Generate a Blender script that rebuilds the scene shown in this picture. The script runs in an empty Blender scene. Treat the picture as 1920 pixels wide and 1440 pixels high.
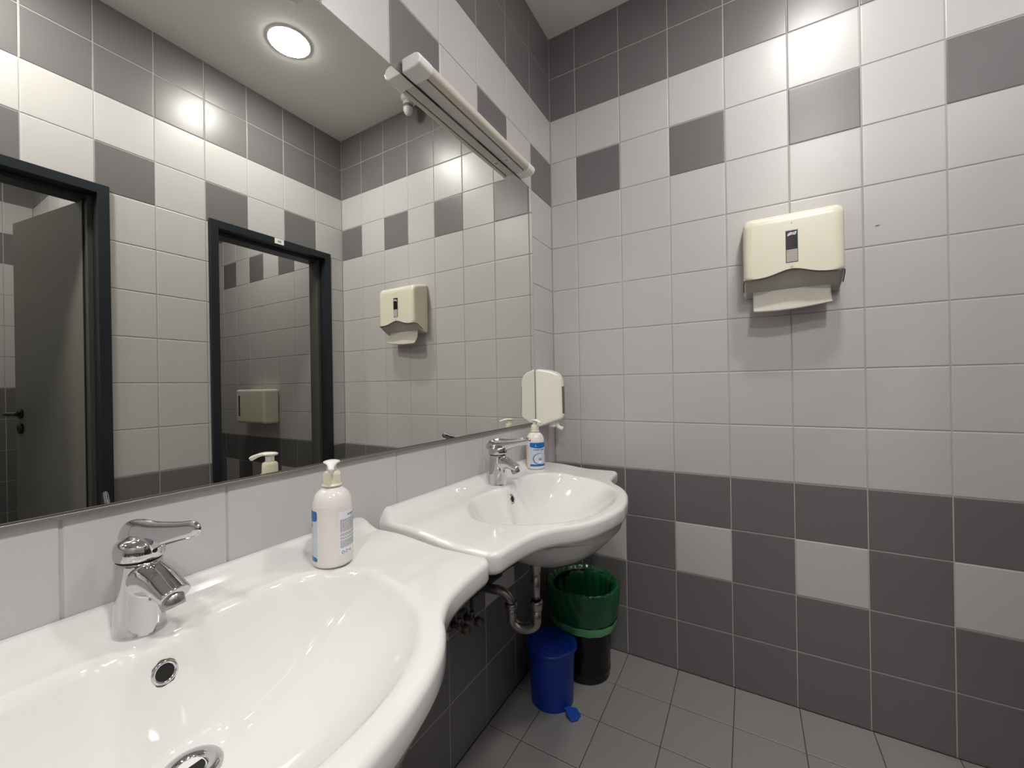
import bpy, bmesh, math, random
from mathutils import Vector, Matrix
random.seed(7)
R = math.radians
S = bpy.context.scene
C = S.collection

# ------------------------------------------------------------------ camera, world, exposure
YAW, PITCH, ROLL = 0.53605, 0.00056, -0.01666
fw = Vector((-math.sin(YAW)*math.cos(PITCH), math.cos(YAW)*math.cos(PITCH), math.sin(PITCH)))
rt = fw.cross(Vector((0, 0, 1))).normalized()
up = rt.cross(fw)
r2 = math.cos(ROLL)*rt + math.sin(ROLL)*up
u2 = -math.sin(ROLL)*rt + math.cos(ROLL)*up
cam_d = bpy.data.cameras.new('camera')
cam = bpy.data.objects.new('camera', cam_d); C.objects.link(cam)
cam.matrix_world = Matrix(((r2.x, u2.x, -fw.x, 0.786), (r2.y, u2.y, -fw.y, -1.7667),
                           (r2.z, u2.z, -fw.z, 1.1631), (0, 0, 0, 1)))
cam_d.sensor_fit = 'HORIZONTAL'; cam_d.sensor_width = 36
cam_d.lens = 36*763.27/1920
cam_d.shift_x = 11.07/1920; cam_d.shift_y = 2.24/1920
cam_d.clip_start = 0.01
S.camera = cam
w = bpy.data.worlds.new('world'); S.world = w; w.use_nodes = True
w.node_tree.nodes['Background'].inputs[0].default_value = (0.55, 0.55, 0.5, 1)
w.node_tree.nodes['Background'].inputs[1].default_value = 0.0
S.view_settings.view_transform = 'Standard'; S.view_settings.look = 'None'
S.view_settings.gamma = 1; S.view_settings.use_curve_mapping = False
S.view_settings.exposure = 1.95
cy = S.cycles
cy.max_bounces = 10; cy.diffuse_bounces = 7; cy.glossy_bounces = 6; cy.transmission_bounces = 6
cy.caustics_reflective = True; cy.blur_glossy = 0.3
cy.sample_clamp_indirect = 8.0; cy.use_denoising = True
LAMP = 40.0           # emission strength of the ceiling lamps
LAMP_POS = [(1.05, -0.63), (1.17, -1.66), (1.15, -2.7)]

# ------------------------------------------------------------------ materials
def mat(name, col, rough=0.5, metal=0.0, spec=0.5, coat=0.0, bump=None, emis=None, trans=0.0, tint=None, ior=None, vary=0.0):
    m = bpy.data.materials.new(name); m.use_nodes = True
    nt = m.node_tree; b = nt.nodes['Principled BSDF']
    b.inputs['Base Color'].default_value = (*col, 1)
    b.inputs['Roughness'].default_value = rough
    b.inputs['Metallic'].default_value = metal
    b.inputs['Specular IOR Level'].default_value = spec
    b.inputs['Coat Weight'].default_value = coat
    b.inputs['Coat Roughness'].default_value = 0.05
    b.inputs['Transmission Weight'].default_value = trans
    if ior: b.inputs['IOR'].default_value = ior
    tc = nt.nodes.new('ShaderNodeTexCoord')
    if vary:
        n = nt.nodes.new('ShaderNodeTexNoise'); n.inputs['Scale'].default_value = 3.5; n.inputs['Detail'].default_value = 5
        nt.links.new(tc.outputs['Object'], n.inputs['Vector'])
        mx = nt.nodes.new('ShaderNodeMix'); mx.data_type = 'RGBA'
        mx.inputs['A'].default_value = (*[c*(1-vary) for c in col], 1)
        mx.inputs['B'].default_value = (*[min(1, c*(1+vary)) for c in col], 1)
        nt.links.new(n.outputs['Fac'], mx.inputs['Factor'])
        nt.links.new(mx.outputs['Result'], b.inputs['Base Color'])
    if bump:
        sc, st = bump
        n = nt.nodes.new('ShaderNodeTexNoise'); n.inputs['Scale'].default_value = sc; n.inputs['Detail'].default_value = 2
        nt.links.new(tc.outputs['Object'], n.inputs['Vector'])
        bp = nt.nodes.new('ShaderNodeBump'); bp.inputs['Strength'].default_value = st; bp.inputs['Distance'].default_value = 0.002
        nt.links.new(n.outputs['Fac'], bp.inputs['Height']); nt.links.new(bp.outputs['Normal'], b.inputs['Normal'])
    if emis:
        b.inputs['Emission Color'].default_value = (*emis[0], 1); b.inputs['Emission Strength'].default_value = emis[1]
    return m

M = {}
M['tile_light'] = mat('tile_light', (0.50, 0.480, 0.482), 0.33, spec=0.5, bump=(9, 0.10), vary=0.02)
M['tile_dark'] = mat('tile_dark', (0.150, 0.142, 0.146), 0.33, spec=0.5, bump=(9, 0.10), vary=0.04)
M['grout'] = mat('grout', (0.40, 0.385, 0.365), 0.9, vary=0.25)
M['plaster'] = mat('plaster', (0.78, 0.765, 0.735), 0.9, bump=(300, 0.05))
M['floor_tile'] = mat('floor_tile', (0.215, 0.205, 0.205), 0.42, spec=0.4, bump=(250, 0.10), vary=0.06)
M['floor_grout'] = mat('floor_grout', (0.05, 0.046, 0.043), 0.9)
M['mirror'] = mat('mirror_silver', (0.87, 0.88, 0.83), 0.0, metal=1.0)
M['mirror_edge'] = mat('mirror_edge', (0.16, 0.17, 0.15), 0.25, metal=0.6)
M['alu'] = mat('aluminium_strip', (0.30, 0.28, 0.26), 0.55, metal=0.9)
M['ceramic'] = mat('white_ceramic', (0.71, 0.705, 0.69), 0.07, spec=0.5, coat=0.3)
M['chrome'] = mat('chrome', (0.60, 0.60, 0.62), 0.05, metal=1.0)
M['worn_chrome'] = mat('worn_chrome', (0.36, 0.34, 0.33), 0.25, metal=1.0, vary=0.3)
M['black'] = mat('black_void', (0.006, 0.005, 0.004), 0.8)
M['grime'] = mat('grime', (0.11, 0.075, 0.035), 0.8, vary=0.5)
M['rubber'] = mat('black_rubber', (0.012, 0.012, 0.014), 0.6)
M['cream'] = mat('cream_plastic', (0.76, 0.73, 0.60), 0.27, spec=0.5, bump=(60, 0.02))
M['offwhite'] = mat('offwhite_plastic', (0.80, 0.78, 0.71), 0.3)
M['grey_plastic'] = mat('grey_plastic', (0.40, 0.385, 0.35), 0.45, vary=0.12)
M['seam'] = mat('seam_grey', (0.09, 0.085, 0.07), 0.6)
M['paper'] = mat('recycled_paper', (0.50, 0.475, 0.43), 0.95, bump=(220, 0.25), vary=0.06)
M['window_dark'] = mat('window_dark', (0.018, 0.018, 0.022), 0.12, coat=0.5)
M['window_grey'] = mat('window_grey', (0.13, 0.125, 0.11), 0.3)
M['white'] = mat('white_plastic', (0.78, 0.77, 0.75), 0.25)
M['lampbody'] = mat('lamp_housing', (0.60, 0.59, 0.57), 0.3)
M['diffuser'] = mat('unlit_diffuser', (0.60, 0.56, 0.49), 0.3, trans=0.0)
M['bottle'] = mat('bottle_white', (0.72, 0.69, 0.665), 0.10, coat=0.4)
M['pump'] = mat('pump_ivory', (0.74, 0.70, 0.56), 0.3)
M['pumphead'] = mat('pump_head', (0.74, 0.75, 0.70), 0.25)
M['label_white'] = mat('label_white', (0.74, 0.75, 0.78), 0.3)
M['label_pale'] = mat('label_pale', (0.52, 0.60, 0.70), 0.3)
M['label_blue'] = mat('label_blue', (0.012, 0.13, 0.42), 0.25)
M['label_navy'] = mat('label_navy', (0.03, 0.06, 0.2), 0.3)
M['print_grey'] = mat('print_grey', (0.22, 0.22, 0.25), 0.5)
M['orange'] = mat('flower_orange', (0.50, 0.17, 0.06), 0.4)
M['brown'] = mat('flower_brown', (0.28, 0.12, 0.06), 0.4)
M['blue'] = mat('blue_plastic', (0.004, 0.028, 0.26), 0.33, spec=0.4)
M['pedal_blue'] = mat('pedal_blue', (0.010, 0.055, 0.32), 0.4)
M['bag'] = mat('green_film', (0.008, 0.085, 0.030), 0.22, spec=0.5, bump=(30, 0.5))
M['bag_hem'] = mat('green_hem', (0.10, 0.34, 0.14), 0.35, bump=(60, 0.4))
M['basket'] = mat('smoked_black', (0.004, 0.005, 0.005), 0.16, coat=0.0, spec=0.35)
M['frame'] = mat('anthracite_frame', (0.012, 0.0155, 0.020), 0.38, spec=0.4)
M['reveal'] = mat('reveal_grey', (0.060, 0.060, 0.057), 0.4, spec=0.4)
M['door'] = mat('door_grey', (0.145, 0.14, 0.125), 0.5)
M['handle'] = mat('dark_handle', (0.03, 0.03, 0.03), 0.2, metal=0.8)
M['hose'] = mat('braided_hose', (0.025, 0.04, 0.075), 0.4, metal=0.5)
M['valve'] = mat('dull_valve', (0.16, 0.13, 0.12), 0.4, metal=0.8)
M['lens'] = mat('sensor_lens', (0.25, 0.24, 0.24), 0.2)
M['red'] = mat('red_mark', (0.45, 0.01, 0.01), 0.3)
def lampmat(strength, col=(1, 0.978, 0.935)):
    return mat('glowing_disc', (0.9, 0.9, 0.9), 0.5, emis=(col, strength))
M['lamp'] = lampmat(LAMP)
M['lamp_side'] = lampmat(LAMP*0.9)
M['lamp_back'] = lampmat(LAMP*1.65)

# ------------------------------------------------------------------ helpers
class MB:
    """collects verts/faces with material slots"""
    def __init__(s): s.v = []; s.f = []; s.m = []; s.sm = []
    def add(s, v, f, m=0, smooth=True):
        o = len(s.v); s.v += [tuple(p) for p in v]
        for q in f: s.f.append([i+o for i in q]); s.m.append(m); s.sm.append(smooth)
    def build(s, name, mats, parent=None, loc=None, **kw):
        me = bpy.data.meshes.new(name); me.from_pydata(s.v, [], s.f)
        mats = mats if isinstance(mats, (list, tuple)) else [mats]
        for m in mats: me.materials.append(m)
        me.polygons.foreach_set('material_index', s.m)
        me.polygons.foreach_set('use_smooth', s.sm)
        me.update()
        ob = bpy.data.objects.new(name, me); C.objects.link(ob)
        if parent: ob.parent = parent
        if loc: ob.location = loc
        if kw.get('fix', True):
            bm = bmesh.new(); bm.from_mesh(me); bmesh.ops.recalc_face_normals(bm, faces=bm.faces); bm.to_mesh(me); bm.free()
        for k in ('label', 'category', 'group', 'kind'):
            if k in kw and kw[k]: ob[k] = kw[k]
        if kw.get('bevel'):
            md = ob.modifiers.new('b', 'BEVEL'); md.width = kw['bevel']; md.segments = kw.get('seg', 3); md.limit_method = 'ANGLE'
            me.polygons.foreach_set('use_smooth', [True]*len(me.polygons))
            wn = ob.modifiers.new('w', 'WEIGHTED_NORMAL')
        return ob

def tag(o, label=None, category=None, group=None, kind=None):
    for k, v in (('label', label), ('category', category), ('group', group), ('kind', kind)):
        if v: o[k] = v
    return o
def empty(name, loc, label, category, group=None, kind=None, rz=0):
    o = bpy.data.objects.new(name, None); C.objects.link(o); o.location = loc; o.rotation_euler = (0, 0, rz)
    o.empty_display_size = 0.05
    return tag(o, label, category, group, kind)
def copy_tree(o, parent=None, loc=None):
    c = o.copy(); C.objects.link(c)
    if parent: c.parent = parent
    if loc: c.location = loc
    for ch in [x for x in bpy.data.objects if x.parent == o]: copy_tree(ch, c)
    return c
def box(mb, x0, x1, y0, y1, z0, z1, m=0):
    v = [(x0,y0,z0),(x1,y0,z0),(x1,y1,z0),(x0,y1,z0),(x0,y0,z1),(x1,y0,z1),(x1,y1,z1),(x0,y1,z1)]
    mb.add(v, [(0,3,2,1),(4,5,6,7),(0,1,5,4),(1,2,6,5),(2,3,7,6),(3,0,4,7)], m, False)
def lathe(mb, prof, seg=40, m=0, c=(0,0,0), a0=0, a1=2*math.pi, sx=1, sy=1, fn=None, cap=False):
    full = abs(a1-a0-2*math.pi) < 1e-6
    n = seg if full else seg+1
    v = []; f = []
    for r, z in prof:
        for i in range(n):
            a = a0+(a1-a0)*i/seg
            rr, zz = (fn(r, z, a) if fn else (r, z))
            v.append((c[0]+rr*math.cos(a)*sx, c[1]+rr*math.sin(a)*sy, c[2]+zz))
    for j in range(len(prof)-1):
        for i in range(seg):
            i2 = (i+1) % n if full else i+1
            f.append((j*n+i, j*n+i2, (j+1)*n+i2, (j+1)*n+i))
    if cap:
        f.append(tuple(range(n))); f.append(tuple(range((len(prof)-1)*n, len(prof)*n)))
    mb.add(v, f, m)
def tube(mb, pts, rad, seg=16, m=0, cap=True, ell=None):
    """round tube through pts (already smooth); rad number or list; ell=(sx, sy) lists for elliptic sections"""
    pts = [Vector(p) for p in pts]; n = len(pts)
    rad = rad if isinstance(rad, (list, tuple)) else [rad]*n
    t = [(pts[min(i+1, n-1)]-pts[max(i-1, 0)]).normalized() for i in range(n)]
    ref = Vector((0, 0, 1)) if abs(t[0].z) < 0.9 else Vector((0, 1, 0))
    a = (ref-t[0]*ref.dot(t[0])).normalized()
    v = []; f = []
    for i in range(n):
        a = (a-t[i]*a.dot(t[i])).normalized(); b = t[i].cross(a)
        ea, eb = ell[i] if ell else (1, 1)
        for k in range(seg):
            q = 2*math.pi*k/seg
            v.append(pts[i]+a*(math.cos(q)*rad[i]*ea)+b*(math.sin(q)*rad[i]*eb))
    for i in range(n-1):
        for k in range(seg):
            k2 = (k+1) % seg
            f.append((i*seg+k, i*seg+k2, (i+1)*seg+k2, (i+1)*seg+k))
    if cap: f.append(tuple(range(seg))); f.append(tuple(range((n-1)*seg, n*seg)))
    mb.add(v, f, m)
def cr(pts, n=8):
    """Catmull-Rom through pts (tuples of any length)"""
    P = [pts[0]]+list(pts)+[pts[-1]]; out = []
    for i in range(1, len(P)-2):
        for k in range(n):
            t = k/n
            out.append(tuple(0.5*((2*b)+(-a+c)*t+(2*a-5*b+4*c-d)*t*t+(-a+3*b-3*c+d)*t**3) for a, b, c, d in zip(P[i-1], P[i], P[i+1], P[i+2])))
    out.append(tuple(P[-2])); return out
def sstep(a, b, x):
    t = min(1, max(0, (x-a)/(b-a))); return t*t*(3-2*t)

# ------------------------------------------------------------------ tiled walls
T = 0.2; TS = 0.19903; H = 2.792; G = 0.0016; W = 1.512
def tiled(name, O, U, N, ub, zb, colour, thick, slabs, holes=(), mats=None, kind='structure', tilt=0.00025, loc=None):
    """O origin, U horizontal unit, N normal; ub/zb sorted tile boundaries; colour(i,j)->0 light 1 dark; slabs = solid rects behind"""
    O, U, N = Vector(O), Vector(U), Vector(N); Z = Vector((0, 0, 1)) if abs(N.z) < .5 else N.cross(U)
    mb = MB()
    def P(u, z, d): return O+U*u+Z*z+N*d
    for (a, b, c, d) in slabs:
        v = [P(a,c,-.0016),P(b,c,-.0016),P(b,d,-.0016),P(a,d,-.0016),P(a,c,-thick),P(b,c,-thick),P(b,d,-thick),P(a,d,-thick)]
        mb.add(v, [(0,1,2,3),(7,6,5,4),(0,4,5,1),(1,5,6,2),(2,6,7,3),(3,7,4,0)], 2, False)
    def rects(a, b, c, d):
        L = [(a, b, c, d)]
        for (ha, hb, hc, hd) in holes:
            L2 = []
            for (a, b, c, d) in L:
                if b <= ha or a >= hb or d <= hc or c >= hd: L2.append((a, b, c, d)); continue
                if a < ha: L2.append((a, ha, c, d))
                if b > hb: L2.append((hb, b, c, d))
                if d > hd: L2.append((max(a, ha), min(b, hb), hd, d))
                if c < hc: L2.append((max(a, ha), min(b, hb), c, hc))
            L = L2
        return L
    for i in range(len(ub)-1):
        for j in range(len(zb)-1):
            col = colour(i, j)
            off = [random.uniform(-tilt, tilt) for _ in range(2)]
            for (a, b, c, d) in rects(ub[i], ub[i+1], zb[j], zb[j+1]):
                if b-a < .008 or d-c < .008: continue
                rings = [(G, -.0016), (G+.0006, -.0006), (G+.0018, -.00015), (G+.0042, 0)]
                v = []; f = []
                hx = [h[0] for h in holes]+[h[1] for h in holes]; hz = [h[3] for h in holes]
                # sides made by splitting an L-shaped tile get no joint
                ka = 0 if (a in hx and d > DZ and d-c < .2) else 1; kb = 0 if (b in hx and d > DZ) else 1
                split = any(ub[i] < x < ub[i+1] for x in hx) and zb[j] < DZ < zb[j+1]
                ka = 0 if (split and a in hx and a != ub[i]) else 1
                kb = 0 if (split and b in hx and b != ub[i+1]) else 1
                if split and c == zb[j]:   # piece beside the casing: it has a joint against the casing only
                    if a in [h[1] for h in holes]: ka = 1
                    if b in [h[0] for h in holes]: kb = 1
                    ka, kb = (0 if a in hx else 1), (0 if b in hx else 1)
                for ins, dd in rings:
                    for (s, t_) in ((a+ins*ka, c+ins), (b-ins*kb, c+ins), (b-ins*kb, d-ins), (a+ins*ka, d-ins)):
                        e = off[0]*((s-ub[i])/(ub[i+1]-ub[i])-.5)+off[1]*((t_-zb[j])/(zb[j+1]-zb[j])-.5)
                        v.append(P(s, t_, dd+e))
                for k in range(3):
                    for q in range(4): f.append((k*4+q, k*4+(q+1) % 4, k*4+4+(q+1) % 4, k*4+4+q))
                f.append((12, 13, 14, 15))
                mb.add(v, f, col, False)
    ob = mb.build(name, mats or [M['tile_light'], M['tile_dark'], M['grout']], kind=kind, fix=False)
    # outward normals
    me = ob.data; bm = bmesh.new(); bm.from_mesh(me)
    for fc in bm.faces:
        if fc.material_index != 2 and fc.normal.dot(N) < 0: fc.normal_flip()
    bm.to_mesh(me); bm.free()
    return ob
ZB = [k*T for k in range(14)]+[H]
def rows(i, j, odd):
    """usual banding: dark plinth with light checks, light field, check row, light row, two dark rows"""
    if j in (0, 1, 3): return 1
    if j == 2: return 0 if (i % 2 == odd) else 1
    if j == 10: return 1 if (i % 2 == odd) else 0
    if j >= 12: return 1
    return 0
# far wall (y = 0), seen head on at the right of the photo
ub = [0]+[0.1265+TS*k for k in range(7)]+[W]
tiled('wall_far', (0, 0, 0), (1, 0, 0), (0, -1, 0), ub, ZB, lambda i, j: rows(i, j, 1), 0.1, [(-0.1, W+0.12, 0, H)])
mb = MB(); mb.add([(-.0075, 0, -.0008), (-.003, 0, -.0022), (.0035, 0, -.0012), (.0075, 0, .0012), (.002, 0, .0018), (-.004, 0, .0006)], [(0, 1, 2, 3, 4, 5)], 0, False)
chip = mb.build('tile_chip', M['seam'], parent=bpy.data.objects['wall_far'], loc=(1.157, -.0006, 1.665))
# left wall (x = 0) carrying the mirror and the basins
ROOM_L = 3.4
ub = [0]+[0.2055+0.2*k for k in range(16)]+[ROOM_L]
tiled('wall_left', (0, 0, 0), (0, -1, 0), (1, 0, 0), ub, ZB, lambda i, j: rows(i, j, 0), 0.1, [(0, ROOM_L, 0, H)])
# right wall with the two doorways (seen only in the mirror)
DB0, DB1 = 0.098, 0.777; DA0, DA1 = 1.1455, 1.8245; DZ = 2.018
ub = [0]+[0.1915+TS*k for k in range(16)]+[ROOM_L]
tiled('wall_right', (W, 0, 0), (0, -1, 0), (-1, 0, 0), ub, ZB, lambda i, j: rows(i, j, 1), 0.12,
      [(0, DB0, 0, H), (DB1, DA0, 0, H), (DA1, ROOM_L, 0, H), (DB0, DB1, DZ, H), (DA0, DA1, DZ, H)],
      holes=[(DB0, DB1, -1, DZ), (DA0, DA1, -1, DZ)])
ub = [0.2*k for k in range(8)]+[W]
tiled('wall_rear', (0, -ROOM_L, 0), (1, 0, 0), (0, 1, 0), ub, ZB, lambda i, j: rows(i, j, 1), 0.1, [(-.1, W+.12, 0, H)])
# cubicle beyond the right doorway of the mirror picture
X2 = W+0.12
ub = [x-1.632 for x in [1.632, 1.787]+[1.985+0.198*k for k in range(10)]]
tiled('wall_cubicle_far', (1.632, -0.04, 0), (1, 0, 0), (0, -1, 0), ub, ZB, lambda i, j: rows(i, j, 0), 0.04, [(0, ub[-1], 0, H)])
XE = 1.632+ub[-1]
ub = [0.2*k for k in range(5)]+[0.89]
tiled('wall_cubicle_end', (XE, -0.04, 0), (0, -1, 0), (-1, 0, 0), ub, ZB, lambda i, j: rows(i, j, 1), 0.1, [(0, .99, 0, H)])
# second room behind the left doorway
ub = [0.1*1]+[0.1+0.2*k for k in range(1, 9)]; ub = [0]+ub
tiled('wall_partition_left', (X2, -1.03, 0), (1, 0, 0), (0, -1, 0), ub, ZB, lambda i, j: 1 if (j >= 12 or j < 6) else 0, 0.1, [(0, ub[-1], 0, H)])
XA = X2+ub[-1]
ub = [0, .13]+[0.13+0.2*k for k in range(1, 6)]
tiled('wall_partition_end', (XA, -1.03, 0), (0, -1, 0), (-1, 0, 0), ub, ZB, lambda i, j: 1 if (j >= 12 or j < 6 or j == 10) else 0, 0.1, [(0, ub[-1], 0, H)])
YA = -1.03-ub[-1]
b = MB(); box(b, X2, XA+.1, YA-.1, YA, 0, H); b.build('wall_partition_rear', M['plaster'], kind='structure')
# ceiling and floor
b = MB(); box(b, -.1, XE+.1, -ROOM_L-.1, .1, H, H+.1); b.build('ceiling', M['plaster'], kind='structure')
ux = [0]+[0.1285+0.1995*k for k in range(7)]+[W]
uy = [0]+[0.2045+0.2*k for k in range(16)]+[ROOM_L]
def floor_part(name, x0, x1, y0, y1, ux, uy):
    mb = MB()
    box(mb, x0, x1, -y1, -y0, -.08, -.0012, 1)
    for i in range(len(ux)-1):
        for j in range(len(uy)-1):
            a, b_, c, d = ux[i], ux[i+1], -uy[j+1], -uy[j]
            v = []; f = []
            for ins, dd in ((.0012, -.0012), (.0022, -.0003), (.004, 0)):
                v += [(a+ins, c+ins, dd), (b_-ins, c+ins, dd), (b_-ins, d-ins, dd), (a+ins, d-ins, dd)]
            for k in range(2):
                for q in range(4): f.append((k*4+q, k*4+(q+1) % 4, k*4+4+(q+1) % 4, k*4+4+q))
            f.append((8, 9, 10, 11)); mb.add(v, f, 0, False)
    return mb.build(name, [M['floor_tile'], M['floor_grout']], kind='structure', fix=False)
floor_part('floor', 0, W, 0, ROOM_L, ux, uy)
floor_part('floor_cubicles', W, XE, 0, ROOM_L, [W]+[W+.1+.2*k for k in range(12)], uy)

# ------------------------------------------------------------------ doors
def door_frame(n, y0, y1):
    """y0>y1 in real coordinates (negative y); frame around the opening in the right wall"""
    e = bpy.data.objects.new('door_%d' % n, None); C.objects.link(e); e['kind'] = 'structure'; e.location = (W, y0, 0)
    ox, oy = W, y0
    fwd = 0.038
    def bx(a, b_, c, d, z0, z1, nm, m=M['frame']):
        mb = MB(); box(mb, a-ox, b_-ox, c-oy, d-oy, z0, z1); return mb.build(nm, m, parent=e, bevel=.0015, seg=2)
    # casing: face on the room side, reveal through the wall, stop
    bx(W-.014, W+.05, y0-fwd, y0+.0, 0, DZ, 'frame_post')
    bx(W-.014, W+.05, y1, y1+fwd, 0, DZ, 'frame_post')
    bx(W-.014, W+.05, y1+fwd, y0-fwd, DZ-fwd, DZ, 'frame_head')
    bx(W+.05, W+.135, y0-fwd-.016, y0, 0, DZ, 'frame_stop', M['reveal'])
    bx(W+.05, W+.135, y1, y1+fwd+.016, 0, DZ, 'frame_stop', M['reveal'])
    bx(W+.05, W+.135, y1+fwd+.016, y0-fwd-.016, DZ-fwd-.016, DZ, 'frame_head')
    return e
d1 = door_frame(1, -DB0, -DB1)
d2 = door_frame(2, -DA0, -DA1)
# small white plate on the head of the first frame
pl = MB(); box(pl, -.0015, 0, -.0265, .0265, -.0155, .0155)
plate = pl.build('door_plate', M['white'], loc=(W-.0142, -.4305, 2.0005), bevel=.001,
                 label='small white number plate on the dark door frame head', category='sign')
pm = MB(); box(pm, -.0022, -.0012, -.009, -.001, -.005, .005); box(pm, -.0022, -.0012, .001, .009, -.005, .005)
pm.build('plate_mark', M['print_grey'], parent=plate)
# open leaf of the second door
leaf = MB(); box(leaf, 0, .60, -.02, .02, .008, 1.965)
dl = leaf.build('door_leaf', M['door'], loc=(1.604, -1.186, 0), bevel=.002)
dl.rotation_euler = (0, 0, R(-8.9)); dl['kind'] = 'structure'; dl['label'] = 'open grey door leaf'
dl.name = 'door_3'
mb = MB(); box(mb, -.003, .0005, -.0195, .0195, .01, 1.963); mb.build('edge_shade', M['rubber'], parent=dl)  # black sheet stands in for the shade on the leaf's hinge end
hb = MB(); lathe(hb, [(0.001, 0), (.024, 0), (.024, .006), (.001, .006)], 24)
tube(hb, cr([(0, 0, .0), (0, 0, .03), (0.004, 0, .046), (-.02, 0, .05), (-.06, 0, .05), (-.115, 0, .048)], 5), .009, 12)
ho = hb.build('door_handle', M['handle'], parent=dl, loc=(.545, -.0205, 1.07)); ho.rotation_euler = (R(90), 0, 0)
hb = MB(); lathe(hb, [(0.001, 0), (.024, 0), (.024, .007), (.001, .007)], 24)
ho = hb.build('lock_rosette', M['handle'], parent=dl, loc=(.545, -.0205, 1.0)); ho.rotation_euler = (R(90), 0, 0)

# ------------------------------------------------------------------ ceiling lamps
def ceiling_lamp(x, y, label, m, group=None):
    e = empty('ceiling_light', (x, y, H), label, 'ceiling light', group)
    mb = MB(); lathe(mb, [(.0865, -.002), (.0875, -.0045), (.093, -.003), (.095, 0)], 56); mb.build('bezel', M['white'], parent=e)
    mb = MB(); lathe(mb, [(.0001, -.0120), (.028, -.0118), (.056, -.0108), (.074, -.0085), (.083, -.0055), (.0865, -.0015)], 48); mb.build('diffuser', m, parent=e)
    return e
ceiling_lamp(*LAMP_POS[0], 'round recessed ceiling light glowing white, the one reflected in the mirror', M['lamp'])
ceiling_lamp(*LAMP_POS[1], 'round ceiling light above the camera, seen only as a soft tile highlight', M['lamp_back'])
ceiling_lamp(*LAMP_POS[2], 'unseen round ceiling light assumed at the rear of the washroom', M['lamp_back'])  # unseen, assumed lamp; strength raised to fill the lower walls and floor
ceiling_lamp(2.15, -.5, 'round ceiling light inside the cubicle with the wall dispenser', M['lamp_side'])
ceiling_lamp(2.45, -1.55, 'round ceiling light in the room behind the open grey door', M['lamp_side'])

# ------------------------------------------------------------------ mirror
MX = .004; MY0, MY1, MZ0, MZ1 = -.2105, -2.61, 1.003, 1.998
e = empty('wall_mirror', (0, MY0, MZ0), 'long frameless rectangular mirror on the left tiled wall above the basins', 'mirror')
mb = MB(); box(mb, .0004, MX-.0004, MY1-MY0, 0, 0, MZ1-MZ0); mb.build('backing', M['mirror_edge'], parent=e)
mb = MB(); g = .0022
mb.add([(MX, -g, g), (MX, MY1-MY0+g, g), (MX, MY1-MY0+g, MZ1-MZ0-g), (MX, -g, MZ1-MZ0-g)], [(0, 3, 2, 1)], 0, False)
v = [(MX, -g, g), (MX, MY1-MY0+g, g), (MX, MY1-MY0+g, MZ1-MZ0-g), (MX, -g, MZ1-MZ0-g),
     (MX-.0006, 0, 0), (MX-.0006, MY1-MY0, 0), (MX-.0006, MY1-MY0, MZ1-MZ0), (MX-.0006, 0, MZ1-MZ0)]
mb.add(v, [(0, 4, 5, 1), (1, 5, 6, 2), (2, 6, 7, 3), (3, 7, 4, 0)], 1, False)
mb.build('glass', [M['mirror'], M['alu']], parent=e)
mb = MB(); box(mb, .0004, .007, MY1-MY0, 0, -.0075, -.0005); mb.build('bottom_strip', M['alu'], parent=e, bevel=.001)

# ------------------------------------------------------------------ mirror lamps (unlit)
def strip_light(y0, label):
    L = .665
    e = empty('strip_light', (0, y0, MZ1+.004), label, 'wall lamp', 'strip lights above the mirror')
    mb = MB(); box(mb, .0045, .041, -L+.03, -.03, .0, .032); mb.build('housing', M['lampbody'], parent=e, bevel=.002)
    mb = MB(); box(mb, .040, .050, -L+.04, -.04, .006, .028); mb.build('gap_strip', M['seam'], parent=e)
    # half-round diffuser
    mb = MB(); sec = []
    for k in range(13):
        a = -math.pi/2+math.pi*k/12
        sec.append((.052+.0165*math.cos(a), .0170+.0165*math.sin(a)))
    sec = [(.0465, .0015)]+sec+[(.0465, .0325)]
    ys = [-L+.045, -.045]
    v = [(x, y, z) for y in ys for x, z in sec]; n = len(sec)
    mb.add(v, [(i, (i+1) % n, n+(i+1) % n, n+i) for i in range(n)]+[tuple(range(n)), tuple(range(n, 2*n))], 0)
    d = mb.build('diffuser', M['diffuser'], parent=e)
    d.modifiers.new('es', 'EDGE_SPLIT').split_angle = R(50)
    for ya, yb in ((-L, -L+.055), (-.05, 0)):
        mb = MB(); pts = [(.0045, -.003), (.052, -.003), (.066, .004), (.071, .018), (.064, .031), (.052, .036), (.0045, .036)]
        v = [(x, y, z) for y in (ya, yb) for x, z in pts]; n = len(pts)
        mb.add(v, [(i, (i+1) % n, n+(i+1) % n, n+i) for i in range(n)]+[tuple(range(n)), tuple(range(n, 2*n))], 0)
        mb.build('end_cap', M['white'], parent=e, bevel=.005, seg=4)
    for ya in (-.135,):
        mb = MB(); box(mb, .016, .036, ya-.035, ya, -.0012, 0.001); mb.build('switch_plate', M['white'], parent=e, bevel=.0006)
        mb = MB(); box(mb, .021, .031, ya-.024, ya-.012, -.003, -.001); mb.build('switch', M['grey_plastic'], parent=e)
    return e
strip_light(-.305, 'unlit white strip light on the mirror top edge above the far basin')
strip_light(-1.228, 'unlit white strip light above the near basin, only its end reflected')

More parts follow.
